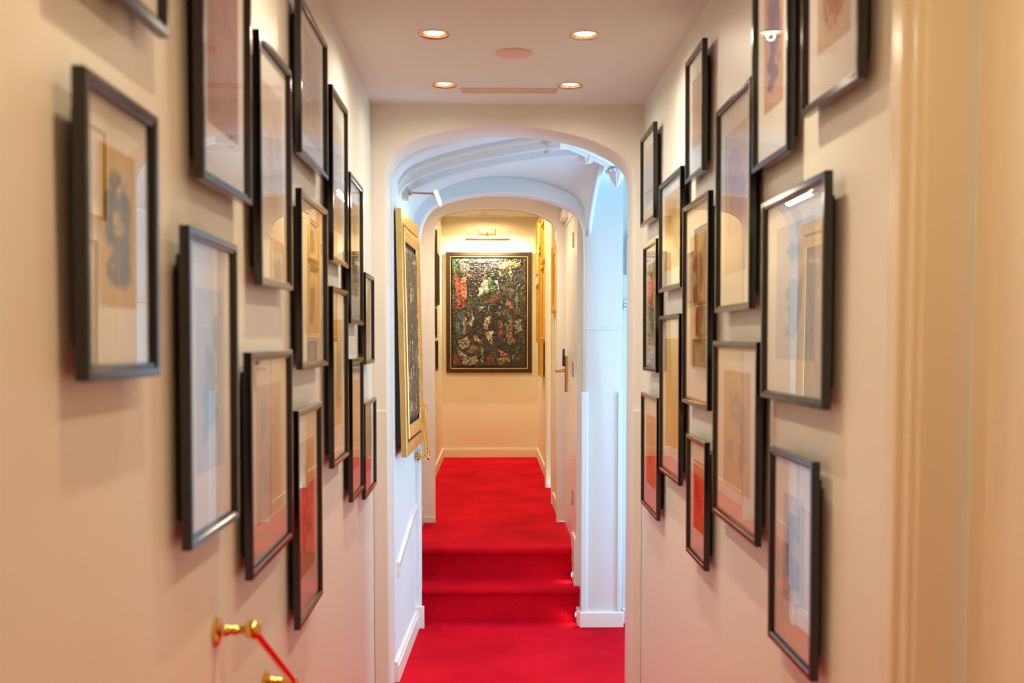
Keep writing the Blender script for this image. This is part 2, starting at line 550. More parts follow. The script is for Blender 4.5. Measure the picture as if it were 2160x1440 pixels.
# roll where ribs meet
p = at(1166, 312, 5.42)
blob('trim_3', (p[0] + .0, 5.44, p[2] + .008), .040, .15, .035, [(1, .8), (.5, 1), (0, .98), (-.3, .8), (-.42, .45), (-.46, .1)], 0)
# carved boss
p = at(1238, 340, 5.60)
blob('trim_3', (p[0], 5.62, p[2] + .006), .048, .085, .030, [(1.4, 1.0), (.6, 1.04), (.1, .95), (-.2, .8), (-.5, .6), (-.75, .35), (-.85, .1)], 9, .12)
# fan corbel with bead row
p = at(1297, 366, 5.66)
cx, cz = p[0] + .012, p[2]
blob('trim_4', (cx, 5.72, cz), .044, .062, .062, [(1.6, 1.45), (.9, 1.15), (.45, 1.0), (.30, 1.12), (.10, 1.12), (0, .88), (-.25, .80), (-.55, .60), (-.85, .34), (-1.1, .10)], 10, .07)
bm = bmesh.new()
for k in range(16):
    t = 2 * math.pi * k / 16
    lathe(bm, ball_profile(.0095, 8), (cx + .051 * math.cos(t), 5.72 + .071 * math.sin(t), cz + .013), (0, 0, 1), n=10)
o = struct('trim_4', bm, PLASTER)
for q in o.data.polygons: q.use_smooth = True
# moulded transverse rib running from the crown to the corbel
bm = bmesh.new()
pth = [(1150, 322, 5.36), (1172, 314, 5.40), (1196, 314, 5.45), (1222, 324, 5.52), (1246, 335, 5.58), (1270, 346, 5.64), (1296, 358, 5.70)]
P3 = [Vector(at(*q_)) for q_ in pth]
for off, dz_, r_ in ((0, .004, .020), (.035, .010, .015), (-.035, .010, .015), (.062, .022, .013), (-.062, .022, .013)):
    tube(bm, [v + Vector((0, off, dz_)) for v in P3], r_, 14)
o = struct('trim_3', bm, PLASTER)
for q in o.data.polygons: q.use_smooth = True

# pilaster details on the second arch wall (right side)
bm = bmesh.new()
zc = at(0, 827, A2)[2]; zs = at(0, 1297, A2)[2]
bx(bm, at(1227, 0, A2)[0], at(1240, 0, A2)[0], A2 - .010, A2 + .01, zs - .02, zc)
bx(bm, at(1304, 0, A2)[0], at(1313, 0, A2)[0], A2 - .010, A2 + .01, zs - .02, zc)
struct('trim_5', bm, PLASTER, bevel=.003)
bm = bmesh.new()
zl = at(0, 693, A2)[2]
bx(bm, at(1234, 0, A2)[0], at(1311, 0, A2)[0], A2 - .007, A2 + .01, zl - .005, zl + .004)
struct('trim_5', bm, PLASTER, bevel=.002)
bm = bmesh.new()
bx(bm, .495, .742, A2 - .018, A2 + .01, 0, zs)
bx(bm, .486, .508, A2 + .01, A2B, 0, zs)
struct('baseboard_right', bm, TRIMW, bevel=.005)
bm = bmesh.new()
bx(bm, .742, WX, 6.10, 6.13, 0, .085)
struct('baseboard_right', bm, TRIMW, bevel=.005)
bm = bmesh.new()
for k, (za, d) in enumerate(((at(0, 636, 6.1)[2], .02), (at(0, 643, 6.1)[2], .012), (at(0, 650, 6.1)[2], .02))):
    bx(bm, .742, WX, 6.12 - d, 6.13, za - .006, za + .004)
struct('trim_6', bm, TRIMW, bevel=.002)
# shallow round-headed niche surround right of the pilaster
bm = bmesh.new()
ncx, nr, nz = 1.02, .25, at(0, 470, 6.1)[2] - .12
pts = [(ncx - nr, zl + .3)] + [(ncx + nr * math.cos(t), nz + nr * .7 * math.sin(t)) for t in [math.pi - math.pi * i / 16 for i in range(17)]] + [(ncx + nr, zl + .3)]
for a_, b_ in zip(pts, pts[1:]):
    tube(bm, [(a_[0], 6.12, a_[1]), (b_[0], 6.12, b_[1])], .018, 8)
struct('trim_6', bm, TRIMW)

# left landing wall: skirting, end block, slanted dado strip
def wall_dir():
    d = Vector((LW1[0] - LW0[0], LW1[1] - LW0[1], 0)).normalized()
    return d


ang = math.atan2(-(LW1[0] - LW0[0]), (LW1[1] - LW0[1]))


def lw(y): return LW0[0] + (LW1[0] - LW0[0]) * (y - A1B) / (A2 - A1B)


bm = bmesh.new()
prism(bm, [(lw(A1B) - .02, A1B), (lw(A1B) + .022, A1B), (lw(A2) + .022, A2), (lw(A2) - .02, A2)], 'z', 0, .085)
prism(bm, [(lw(A1B) - .02, A1B), (lw(A1B) + .015, A1B), (lw(A2) + .015, A2), (lw(A2) - .02, A2)], 'z', .085, .10)
bx(bm, lw(A2) - .01, -.372, A2 - .022, A2 + .01, 0, .125)
struct('baseboard_left', bm, TRIMW, bevel=.004)
bm = bmesh.new()
p0 = at(848, 1188, 5.17); p1 = at(883, 1062, A2)
q = [(5.17, p0[2] - .035), (5.17, p0[2]), (A2, p1[2]), (A2, p1[2] - .035)]
vs = []
for (y, z) in q:
    vs.append((bm.verts.new((lw(y) - .01, y, z)), bm.verts.new((lw(y) + .014, y, z))))
for i in range(4):
    j = (i + 1) % 4
    bm.faces.new((vs[i][0], vs[j][0], vs[j][1], vs[i][1]))
bm.faces.new([v[1] for v in vs]); bm.faces.new([v[0] for v in vs])
bx(bm, lw(5.17) - .01, lw(5.17) + .012, 5.165, 5.19, p0[2] - .075, p0[2] - .03)
struct('trim_7', bm, TRIMW, bevel=.003)

# ---- vestibule shell between arches two and three
bm = bmesh.new(); bx(bm, -.60, -.46, A2B, A3, -.1, CZ + 1.45)
struct('wall_left', bm, TRIM)
bm = bmesh.new()
bx(bm, .488, .62, A2B, 6.41, -.1, CZ + 1.45)
dz = CZ + .750
bx(bm, .488, .62, 6.41, 7.25, dz, CZ + 1.45)
struct('wall_right', bm, TRIM)
bm = bmesh.new(); bx(bm, -.60, .62, A2B, A3, CZ + 1.02, CZ + 1.08)
struct('ceiling', bm, WALL)
# door 2 (closed, in the right side wall above the steps)
bm = bmesh.new(); bx(bm, .492, .532, 6.414, 7.246, ZU + .008, dz - .004)
d2 = struct('door_2', bm, TRIM, bevel=.004)
for zc_ in (CZ + .594, CZ - .165, CZ - .925):
    bm = bmesh.new()
    tube(bm, [(.486, 6.425, zc_ - .045), (.486, 6.425, zc_ - .016)], .0075, 12)
    tube(bm, [(.486, 6.425, zc_ - .013), (.486, 6.425, zc_ + .013)], .0075, 12)
    tube(bm, [(.486, 6.425, zc_ + .016), (.486, 6.425, zc_ + .045)], .0075, 12)
    bx(bm, .4895, .4925, 6.42, 6.455, zc_ - .045, zc_ + .045)
    obj('hinge', bm, HINGE, d2, bevel=.001)
bm = bmesh.new()
bx(bm, .474, .492, 6.99, 7.03, CZ - .325, CZ - .09)
pl = obj('handle_plate', bm, BRASS, d2, bevel=.004)
bm = bmesh.new()
tube(bm, [(.474, 7.01, CZ - .188), (.425, 7.01, CZ - .188)], .010, 14)
tube(bm, [(.427, 7.018, CZ - .188), (.420, 6.96, CZ - .190), (.422, 6.90, CZ - .192)], [.0095, .0085, .008], 14)
obj('door_handle', bm, BRASS, pl, smooth='auto')
bm = bmesh.new()
prism(bm, [(6.985, CZ - .16), (7.035, CZ - .16), (7.035, CZ - .075), (7.027, CZ - .055), (7.01, CZ - .045), (6.993, CZ - .055), (6.985, CZ - .075)], 'x', .462, .476)
obj('card_reader', bm, PLASTIC, pl, bevel=.003)
# stair string / skirting by door 2
bm = bmesh.new()
bx(bm, .476, .49, A2B, 6.405, .30, ZU + .085)
bx(bm, .476, .49, A2B, 6.34, .0, .30)
struct('baseboard_right', bm, TRIM, bevel=.003)
bm = bmesh.new()
bx(bm, -.462, -.446, A2B, A3, ZU - .2, ZU + .10)
struct('baseboard_left', bm, TRIM, bevel=.003)
# plinths on arch three
bm = bmesh.new()
bx(bm, -.462, at(918, 0, A3)[0], A3 - .012, A3 + .002, ZU, ZU + .04)
struct('trim_8', bm, TRIM, bevel=.003)
# low head piece over door 2
bm = bmesh.new()
bx(bm, .455, .489, 6.9, 7.245, dz + .03, dz + .09)
struct('trim_8', bm, TRIM, bevel=.004)

# ---- end hall
bm = bmesh.new(); bx(bm, -.66, -.505, A3B, END, 0, HALLZ + .1)
struct('wall_left', bm, WALL_END)
bm = bmesh.new()
bx(bm, .494, .66, 8.95, END, 0, HALLZ + .1)
bx(bm, .470, .66, A3B, 8.12, 0, HALLZ + .1)
bx(bm, .494, .66, 8.12, 8.95, CZ + .98, HALLZ + .1)
struct('wall_right', bm, WALL_END)
bm = bmesh.new(); bx(bm, -.66, .66, END, END + .12, 0, HALLZ + .1)
struct('wall_end', bm, WALL_END)
HS = [(-.05, 11.0), (-.03, 9.75), (-.03, 8.4)]
bm = plate_with_holes(-.66, .66, A3B, END, HALLZ, .07, HS, .04)
me = bpy.data.meshes.new('ceiling'); bmesh.ops.remove_doubles(bm, verts=bm.verts[:], dist=1e-5); bm.to_mesh(me); bm.free()
struct('ceiling', me, CEIL)
bm = bmesh.new()
bx(bm, -.506, .495, END - .016, END + .01, ZU, ZU + .085)
bx(bm, -.506, .495, END - .011, END + .01, ZU + .085, ZU + .098)
struct('baseboard_end', bm, WALL_END, bevel=.003)
bm = bmesh.new(); bx(bm, -.507, -.488, A3B, END - .016, ZU, ZU + .098)
struct('baseboard_left', bm, WALL_END, bevel=.004)
bm = bmesh.new()
bx(bm, .478, .496, 9.06, END - .016, ZU, ZU + .098)
bx(bm, .455, .472, A3B, 8.02, ZU, ZU + .098)
struct('baseboard_right', bm, WALL_END, bevel=.004)
# door 3 with moulded architrave and cornice head
bm = bmesh.new(); bx(bm, .53, .57, 8.14, 8.93, ZU + .006, CZ + .96)
d3 = struct('door_3', bm, TRIM, bevel=.004)
bm = bmesh.new()
for za, zb in ((ZU + .12, ZU + .85), (ZU + .98, CZ + .85)):
    bx(bm, .522, .532, 8.24, 8.83, za, zb)
obj('door_panel', bm, TRIM, d3, bevel=.008)
bm = bmesh.new()
for (ya, yb) in ((8.03, 8.12), (8.95, 9.05)):
    bx(bm, .455, .50, ya, yb, ZU, CZ + .98)
    bx(bm, .448, .50, ya + .02, yb - .045, ZU, CZ + .98)
bx(bm, .455, .50, 8.03, 9.05, CZ + .98, CZ + 1.03)
bx(bm, .435, .50, 8.00, 9.08, CZ + 1.03, CZ + 1.05)
bx(bm, .422, .50, 7.98, 9.10, CZ + 1.055, CZ + 1.075)
bx(bm, .410, .50, 7.97, 9.11, CZ + 1.08, CZ + 1.10)
struct('trim_9', bm, WALL_END, bevel=.004)

# ---- near right: door 1 with architrave
bm = bmesh.new()
for (xa, xb, ya, yb) in ((wxr(1.7) - .016, wxr(1.7) + .02, 1.635, 1.735), (wxr(1.7) - .026, wxr(1.7) + .02, 1.665, 1.715),
                         (wxr(.7) - .016, wxr(.7) + .02, .64, .745), (wxr(.7) - .026, wxr(.7) + .02, .665, .715)):
    bx(bm, xa, xb, ya, yb, ZU, ZU + 2.04)
bx(bm, wxr(1.2) - .016, wxr(1.2) + .02, .64, 1.735, ZU + 2.035, ZU + 2.135)
bx(bm, wxr(1.2) - .026, wxr(1.2) + .02, .665, 1.715, ZU + 2.06, ZU + 2.11)
for (ya, yb) in ((1.618, 1.642), (.738, .762)):
    bx(bm, wxr(1.2) - .004, wxr(1.2) + .119, ya, yb, ZU, ZU + 2.04)
bx(bm, wxr(1.2) - .004, wxr(1.2) + .119, .762, 1.618, ZU + 2.018, ZU + 2.04)
struct('trim_10', bm, TRIM_CREAM, bevel=.005, seg=3)
bm = bmesh.new(); bx(bm, .716, .756, .766, 1.612, ZU + .008, ZU + 2.014)
d1 = struct('door_1', bm, TRIM_CREAM, bevel=.005)
bm = bmesh.new()
bx(bm, .707, .718, .87, 1.51, ZU + .14, ZU + 1.9)
obj('door_panel', bm, TRIM_CREAM, d1, bevel=.009)
bm = bmesh.new()
tube(bm, [(.716, .85, ZU + 1.0), (.665, .85, ZU + 1.0)], .010, 14)
tube(bm, [(.667, .842, ZU + 1.0), (.662, .90, ZU + 1.0), (.665, .96, ZU + 1.0)], .009, 14)
lathe(bm, [(0, .026), (.006, .026), (.010, .018)], (.716, .85, ZU + 1.0), (-1, 0, 0))
obj('door_handle', bm, BRASS, d1, smooth='auto')


# ------------------------------------------------------------------ artwork sheets
def sheet(name, w, h, nx, nz, colfn, m, x, parent, amp=0):
    """thin paper / canvas in the local y-z plane, pigment per vertex; local y centred, z from 0"""
    bm = bmesh.new()
    lay = bm.loops.layers.color.new('pigment') if False else None
    U = np.linspace(0, 1, nx + 1); V = np.linspace(0, 1, nz + 1)
    UU, VV = np.meshgrid(U, V)
    C = colfn(UU, VV)
    me = bpy.data.meshes.new(name)
    H = amp * (rng.rand(nz + 1, nx + 1) - .3) if amp else np.zeros_like(UU)
    co = np.stack([x + H, (UU - .5) * w, VV * h], -1).reshape(-1, 3)
    idx = np.arange((nx + 1) * (nz + 1)).reshape(nz + 1, nx + 1)
    f = np.stack([idx[:-1, :-1], idx[:-1, 1:], idx[1:, 1:], idx[1:, :-1]], -1).reshape(-1, 4)
    me.from_pydata(co.tolist(), [], f.tolist())
    ca = me.color_attributes.new('pigment', 'FLOAT_COLOR', 'POINT')
    col4 = np.concatenate([C.reshape(-1, 3), np.ones((C.size // 3, 1))], 1).astype(np.float32)
    ca.data.foreach_set('color', col4.ravel())
    o = obj(name, me, m, parent)
    for p in me.polygons: p.use_smooth = True
    return o


def vnoise(U, V, fx, fz, seed):
    r = np.random.RandomState(seed)
    G = r.rand(int(fz) + 3, int(fx) + 3)
    x = U * fx; y = V * fz
    xi = x.astype(int); yi = y.astype(int); xf = x - xi; yf = y - yi
    xf = xf * xf * (3 - 2 * xf); yf = yf * yf * (3 - 2 * yf)
    return (G[yi, xi] * (1 - xf) + G[yi, xi + 1] * xf) * (1 - yf) + (G[yi + 1, xi] * (1 - xf) + G[yi + 1, xi + 1] * xf) * yf


def S(*c): return np.array(lin(c))


def print_fn(seed, bg, inks, scale=5, thr=.55, soft=.08):
    mixk = 1.0 if seed in (2, 16, 17, 11) else .6
    """soft, loosely drawn shapes in a few inks on tinted paper"""
    def fn(U, V):
        C = np.ones(U.shape + (3,)) * S(*bg)
        for k, ink in enumerate(inks):
            ink = tuple(i * mixk + b * (1 - mixk) for i, b in zip(ink, bg))
            n = .6 * vnoise(U, V, scale, scale * 1.5, seed * 13 + k) + .28 * vnoise(U, V, scale * 3, scale * 4, seed * 17 + k) + .12 * vnoise(U, V, scale * 7, scale * 9, seed + 31 * k)
            cen = np.exp(-(((U - .5) / .42) ** 4 + ((V - .5) / .44) ** 4))
            a = np.clip((n * cen - (thr - .06 * k)) / soft, 0, 1)[..., None]
            C = C * (1 - a) + S(*ink) * a
        return C
    return fn


# ------------------------------------------------------------------ the black framed prints
def frame_mesh(w, h, prof):
    """mitred moulding; prof = (inset, out) points; local x out, y across (centred), z up from 0"""
    bm = bmesh.new()
    rings = []
    for ins, out in prof:
        rings.append([bm.verts.new((out, sy * (w / 2 - ins), z)) for sy, z in ((-1, ins), (1, ins), (1, h - ins), (-1, h - ins))])
    m = len(rings)
    for i in range(m):
        a = rings[i]; b = rings[(i + 1) % m]
        for k in range(4):
            bm.faces.new((a[k], a[(k + 1) % 4], b[(k + 1) % 4], b[k]))
    return bm


T = .016
LIP = [(0, 0), (0, T - .0015), (.0015, T), (.0115, T), (.0125, T - .0015), (.0135, T - .0025), (.0170, T - .0030), (.0185, T - .0070), (.0185, 0)]

GROUPN = 'black framed prints along the corridor'
# name: s, z0, w, h, lean, roll | print: margins (side, top/bottom), colour function | fillet | label
P = print_fn
FR = {
 'L0': (1.215, .4250, .3700, .3800, .012, .0131, .24, P(1, (214, 190, 160), [(200, 176, 150)]), 0, 'black framed print cut off by the top left corner of the picture'),
 'L1': (1.2375, -.0454, .2765, .3524, .008, -.0053, .25, P(2, (208, 172, 58), [(74, 74, 92), (48, 48, 62)], 4, .42), 0, 'black framed print of a dark figure on yellow, nearest at eye level on left wall'),
 'L2': (1.7681, .2595, .3686, .55, .010, .0047, .19, P(3, (170, 128, 124), [(150, 112, 118), (186, 146, 138)], 5, .40), 0, 'tall black framed mauve print high on the left wall, above the pale blue print'),
 'L3': (1.6603, -.3198, .3293, .4955, .006, -.0069, .22, P(4, (206, 216, 226), [(150, 180, 206), (120, 156, 190)], 4, .46), 0, 'tall black framed pale blue print, lowest one left of the brass handrail ball'),
 'L4': (2.2234, .1136, .3635, .5073, .006, .0152, .20, P(5, (214, 200, 190), [(168, 160, 166), (198, 160, 120)], 5, .46), 0, 'tall black framed grey sketch on the left wall, right of the mauve print'),
 'L5': (2.7328, .4657, .4719, .3888, .004, .0018, .16, P(6, (212, 196, 178), [(150, 136, 138), (170, 156, 150)], 7, .44), 0, 'black framed print with grey columns of marks, touching the picture top on left wall'),
 'L6': (2.7082, -.0698, .4583, .4461, .006, -.0008, .20, P(7, (214, 196, 160), [(196, 172, 128), (206, 186, 146)], 5, .46), 0, 'black framed straw coloured print on the left wall, beneath the one with grey columns'),
 'L7': (3.2986, .2423, .3755, .5217, .004, .0003, .20, P(8, (206, 190, 180), [(176, 158, 150)], 5, .48), 0, 'narrow black framed faint beige print high on left wall, above the ochre one'),
 'L8': (3.7323, .0614, .3954, .5124, .004, -.0026, .20, P(9, (190, 170, 140), [(120, 106, 84), (84, 74, 62)], 5, .44), 0, 'black framed brown print on left wall, between the beige print and small one near arch'),
 'L9': (4.2054, -.0892, .3374, .3544, .004, .0013, .22, P(10, (214, 206, 202), [(196, 188, 188)], 5, .50), 0, 'small black framed blank looking print on left wall by the arch, upper of two'),
 'L10': (3.2706, -.3816, .3705, .5468, .004, .0045, .22, P(11, (190, 150, 90), [(100, 88, 78), (60, 54, 52)], 6, .42), 0, 'black framed ochre print with a dark vertical figure, low on the left wall'),
 'L11': (2.0989, -.4628, .4564, .442, .006, .0039, .20, P(12, (212, 196, 182), [(152, 160, 176), (176, 164, 164)], 5, .44), 0, 'black framed blue grey washed print low on left wall, above the brass handrail ball'),
 'L12': (2.6335, -.7035, .3842, .5363, .004, .0017, .20, P(13, (206, 182, 146), [(130, 118, 110), (188, 96, 66)], 6, .43), 0, 'black framed print of grey figure with red marks, lowest hanging on the left wall'),
 'L13': (3.7408, -.5539, .3622, .4942, .004, .002, .20, P(14, (212, 184, 148), [(190, 156, 122)], 5, .50), 0, 'narrow black framed tan print low on the left wall, second from the arch'),
 'L14': (4.1567, -.6053, .4411, .3704, .004, .005, .22, P(15, (212, 196, 184), [(190, 170, 160)], 5, .50), 0, 'small black framed pale pink print on left wall by the arch, lower of two'),
 'R1': (1.8471, .4418, .3487, .46, .012, .0119, .22, P(16, (214, 192, 166), [(120, 110, 118), (206, 164, 60), (184, 128, 104)], 7, .44, .05), 0, 'black framed drawing of grey lines and yellow spots, top right, cut off by picture top'),
 'R2': (2.2934, .3979, .3209, .52, .010, -.0005, .24, P(17, (202, 166, 142), [(140, 122, 152), (112, 98, 138)], 8, .42, .05), 0, 'tall black framed print with violet marks, high on right wall, cut off by picture top'),
 'R3': (3.2516, .5057, .2957, .3864, .006, .0004, .25, P(18, (208, 178, 150), [(196, 150, 120)], 5, .48), 0, 'narrow black framed peach print, highest on the right wall that is seen whole'),
 'R4': (2.625, .079, .4146, .5524, .006, .0005, .18, P(19, (216, 196, 184), [(206, 120, 100), (184, 150, 196)], 4, .44), 0, 'tall black framed pink and lilac print on right wall, below left of violet marks print'),
 'R5': (4.2601, .4795, .3941, .3707, .006, .0046, .22, P(20, (208, 196, 184), [(196, 180, 168)], 5, .52), 0, 'small black framed blank looking print on right wall by the arch, uppermost of three'),
 'R6': (3.6259, .1803, .4863, .399, .006, .005, .18, P(21, (214, 178, 110), [(196, 150, 76), (150, 130, 100)], 5, .44), 0, 'black framed golden print on right wall, upper one of the second column from the arch'),
 'R7': (3.1336, -.2011, .4363, .6329, .006, .0047, .20, P(22, (206, 176, 120), [(120, 96, 60), (150, 56, 40)], 6, .42), 1, 'tallest black framed print with gold inner edge, brown collage, painted reflection, middle of right wall'),  # brown and red inks also paint in a reflection on the glass
 'R8': (2.0171, -.1275, .4836, .4428, .006, -.0013, .20, P(23, (206, 212, 222), [(140, 188, 214), (120, 160, 206)], 4, .44), 0, 'large black framed print with blue shapes, at eye level nearest on the right wall'),
 'R9': (4.1716, -.1202, .3669, .5131, .006, .0011, .20, P(24, (196, 180, 150), [(130, 110, 80), (96, 84, 70)], 6, .42), 0, 'narrow black framed brown and grey print on right wall by the arch, middle of three'),
 'R10': (3.6222, -.4833, .4419, .5767, .006, .0025, .18, P(25, (214, 172, 96), [(196, 150, 70)], 5, .46), 1, 'tall black framed ochre print, lower one of second column from arch on right wall'),
 'R11': (2.5326, -.4835, .5183, .4823, .006, .0052, .20, P(26, (214, 180, 140), [(164, 156, 176), (140, 136, 170)], 4, .40), 1, 'wide black framed print of violet blue figures with gold inner edge, on right wall'),
 'R12': (4.1174, -.6838, .4611, .4701, .006, .0063, .22, P(27, (212, 160, 110), [(200, 110, 70)], 5, .46), 0, 'black framed print, carpet reflection painted orange, on right wall by the arch, lowest of three'),  # orange paints the red carpet's reflection into the sheet
 'R13': (3.1547, -.6734, .3147, .3793, .006, .0022, .24, P(28, (206, 120, 66), [(190, 60, 30), (176, 40, 26)], 4, .42), 0, 'small narrow black framed print, carpet reflection painted orange red, low in middle of right wall'),  # orange red inks hold the mirrored glow of the red carpet
 'R14': (2.0683, -.6588, .3357, .4283, .006, -.0033, .26, P(29, (204, 210, 222), [(130, 166, 210), (104, 146, 200)], 4, .42), 0, 'black framed light blue figure on white mount, lowest and nearest on right wall'),
}
for key, (s, z0, w, h, lean, roll, mg, fn, fil, label) in FR.items():
    left = key[0] == 'L'
    sl = -.0087 if left else .0065
    a = Vector((sl, 1, 0)).normalized()
    n = Vector((a.y, -a.x, 0)) * (1 if left else -1)
    x0 = wxl(s) if left else wxr(s)
    up = (Vector((0, 0, 1)) * math.cos(lean) + n * math.sin(lean)).normalized()
    a2 = a * math.cos(roll) + up * math.sin(roll)
    up2 = -a * math.sin(roll) + up * math.cos(roll)
    # local axes: x = outwards, z = up, y completes the right-handed set
    nn = n * math.cos(lean) - Vector((0, 0, 1)) * math.sin(lean)
    yv = up2.cross(nn)
    org = Vector((x0, s, CZ + z0)) + n * .018 + a2 * (w / 2)
    e = empty('framed_print', (0, 0, 0))
    M = Matrix((nn, yv, up2)).transposed().to_4x4(); M.translation = org
    e.matrix_world = M
    tag(e, label, 'picture', GROUPN)
    obj('frame', frame_mesh(w, h, LIP), BLACK, e)
    bm = bmesh.new(); bx(bm, -.0155, .001, -w / 2 + .04, w / 2 - .04, .04, h - .04)
    obj('backing', bm, BACKING, e)
    bm = bmesh.new(); bx(bm, .002, .0045, -w / 2 + .0175, w / 2 - .0175, .0175, h - .0175)
    mo = obj('mount', bm, MATBOARD, e)
    if fil:
        obj('fillet', frame_mesh(w - .036, h - .036, [(0, .0045), (0, .0070), (.005, .0070), (.006, .0045)]), FILLET, e).location = (0, 0, .018)
    pw, ph = w * (1 - 2 * mg), h * (1 - 2 * mg * .9)
    pr = sheet('print', pw, ph, 56, 80, (lambda U, V, fn=fn, left=left: fn(U if left else 1 - U, V)), PRINT, .0049, mo)
    pr.location = (0, 0, (h - ph) / 2 + .01)
    bm = bmesh.new()
    vs = [bm.verts.new((.0085, sy * (w / 2 - .0178), z)) for sy, z in ((-1, .0178), (1, .0178), (1, h - .0178), (-1, h - .0178))]
    bm.faces.new(vs)
    obj('glass', bm, GLASS, e)


# ------------------------------------------------------------------ abstract oil paintings
def poly_mask(U, V, pts):
    m = np.zeros(U.shape, bool)
    n = len(pts); j = n - 1
    for i in range(n):
        xi, yi = pts[i]; xj, yj = pts[j]
        c = ((yi > V) != (yj > V)) & (U < (xj - xi) * (V - yi) / (yj - yi + 1e-9) + xi)
        m ^= c; j = i
    return m


def abstract(seed, shapes, dark=(26, 22, 20)):
    def fn(U, V):
        wob = .014
        u = U + wob * (vnoise(U, V, 22, 32, seed) - .5) * 2; v = V + wob * .7 * (vnoise(U, V, 24, 34, seed + 1) - .5) * 2
        C = np.ones(U.shape + (3,)) * S(*dark)
        # muddy ground strokes
        for k, (c, th) in enumerate((((96, 84, 56), .62), ((130, 120, 96), .70), ((70, 60, 34), .60), ((40, 74, 52), .68), ((120, 50, 30), .71), ((176, 160, 120), .76), ((52, 66, 84), .72))):
            n = .45 * vnoise(U, V, 9, 12, seed + 7 * k + 3) + .55 * vnoise(U, V, 34, 40, seed + 7 * k + 4)
            a = np.clip((n - th + .01) / .06, 0, 1)[..., None] * .32
            C = C * (1 - a) + S(*c) * a
        for c, pts in shapes:
            m = poly_mask(u, 1 - v, pts)
            tex = vnoise(U, V, 60, 90, seed + int(sum(c))) * .95 + .10
            brk = (.5 * vnoise(U, V, 30, 42, seed + 5 + int(c[0])) + .5 * vnoise(U, V, 75, 100, seed + 9 + int(c[0]))) > .33
            C = np.where((m & brk)[..., None], S(*c) * tex[..., None], C)
        # black scratchy contour lines
        n = np.abs(vnoise(u, v, 7, 10, seed + 50) - .5)
        a = (np.clip(1 - n / .05, 0, 1) * .9)[..., None]
        C = C * (1 - a) + S(18, 16, 16) * a
        g = C.mean(-1, keepdims=True)
        return np.clip((C * .80 + g * .20) * .85, 0, 1)
    return fn


# shapes given with v measured from the top
SH = [((40, 130, 90), [(0, 0), (.05, 0), (.05, .10), (.0, .09)]), ((150, 150, 150), [(.05, .0), (.6, .0), (.6, .02), (.05, .025)]),
      ((190, 60, 28), [(.03, .14), (.07, .14), (.18, .30), (.19, .44), (.07, .48), (.04, .34)]), ((226, 110, 30), [(.12, .18), (.18, .17), (.19, .38), (.13, .42)]),
      ((120, 112, 90), [(.07, .03), (.24, .05), (.22, .12), (.12, .14)]),
      ((206, 186, 150), [(.42, .19), (.48, .18), (.50, .30), (.40, .33), (.34, .36), (.37, .27)]), ((60, 130, 50), [(.48, .19), (.55, .19), (.60, .29), (.52, .31)]),
      ((214, 204, 184), [(.57, .19), (.61, .20), (.65, .27), (.62, .29)]), ((150, 60, 40), [(.52, .38), (.64, .31), (.66, .34), (.54, .42)]),
      ((186, 160, 60), [(.60, .06), (.74, .03), (.92, .04), (.93, .07), (.76, .07), (.66, .10)]), ((150, 140, 50), [(.78, .08), (.83, .13), (.80, .20), (.76, .14)]),
      ((160, 150, 120), [(.34, .46), (.44, .43), (.44, .46), (.36, .49)]), ((180, 160, 120), [(.46, .45), (.50, .43), (.49, .49)]),
      ((60, 96, 104), [(.06, .50), (.18, .48), (.17, .60), (.12, .72), (.04, .70), (.05, .58)]), ((120, 140, 60), [(.04, .60), (.09, .60), (.07, .70), (.04, .68)]),
      ((180, 160, 124), [(.15, .55), (.20, .54), (.17, .70), (.14, .70)]), ((190, 170, 130), [(.25, .48), (.30, .54), (.26, .64), (.23, .62), (.27, .54)]),
      ((200, 180, 124), [(.45, .54), (.53, .53), (.48, .66), (.42, .64)]), ((214, 190, 140), [(.44, .69), (.55, .67), (.54, .80)]), ((170, 90, 50), [(.63, .58), (.67, .58), (.68, .72), (.64, .70)]),
      ((130, 130, 60), [(.70, .60), (.75, .60), (.82, .78), (.77, .80)]), ((176, 96, 44), [(.72, .60), (.78, .62), (.86, .78), (.83, .79)]), ((110, 130, 110), [(.74, .48), (.80, .54), (.84, .66), (.80, .68)]),
      ((206, 90, 60), [(.75, .38), (.80, .42), (.84, .48), (.78, .46)]), ((150, 140, 104), [(.86, .56), (.95, .57), (.95, .66), (.86, .70)]), ((120, 116, 96), [(.86, .32), (.90, .32), (.89, .50), (.86, .48)]),
      ((176, 160, 120), [(.06, .76), (.20, .71), (.24, .80), (.16, .84), (.10, .84)]), ((196, 176, 140), [(.29, .71), (.33, .72), (.42, .78), (.38, .79), (.30, .76)]),
      ((190, 170, 120), [(.05, .82), (.10, .86), (.22, .89), (.20, .92), (.08, .90)]), ((160, 110, 50), [(.24, .80), (.36, .82), (.30, .88), (.20, .86)]), ((170, 60, 40), [(.0, .88), (.06, .90), (.08, .97), (.01, .98)]),
      ((186, 170, 130), [(.14, .91), (.34, .90), (.36, .95), (.24, .99), (.14, .97)]), ((150, 40, 36), [(.46, .91), (.58, .90), (.56, .97), (.47, .98)]), ((210, 110, 50), [(.60, .84), (.70, .86), (.78, .90), (.66, .90)]),
      ((176, 140, 90), [(.60, .92), (.74, .91), (.80, .96), (.64, .98)]), ((150, 150, 60), [(.38, .82), (.42, .82), (.42, .97), (.39, .97)])]

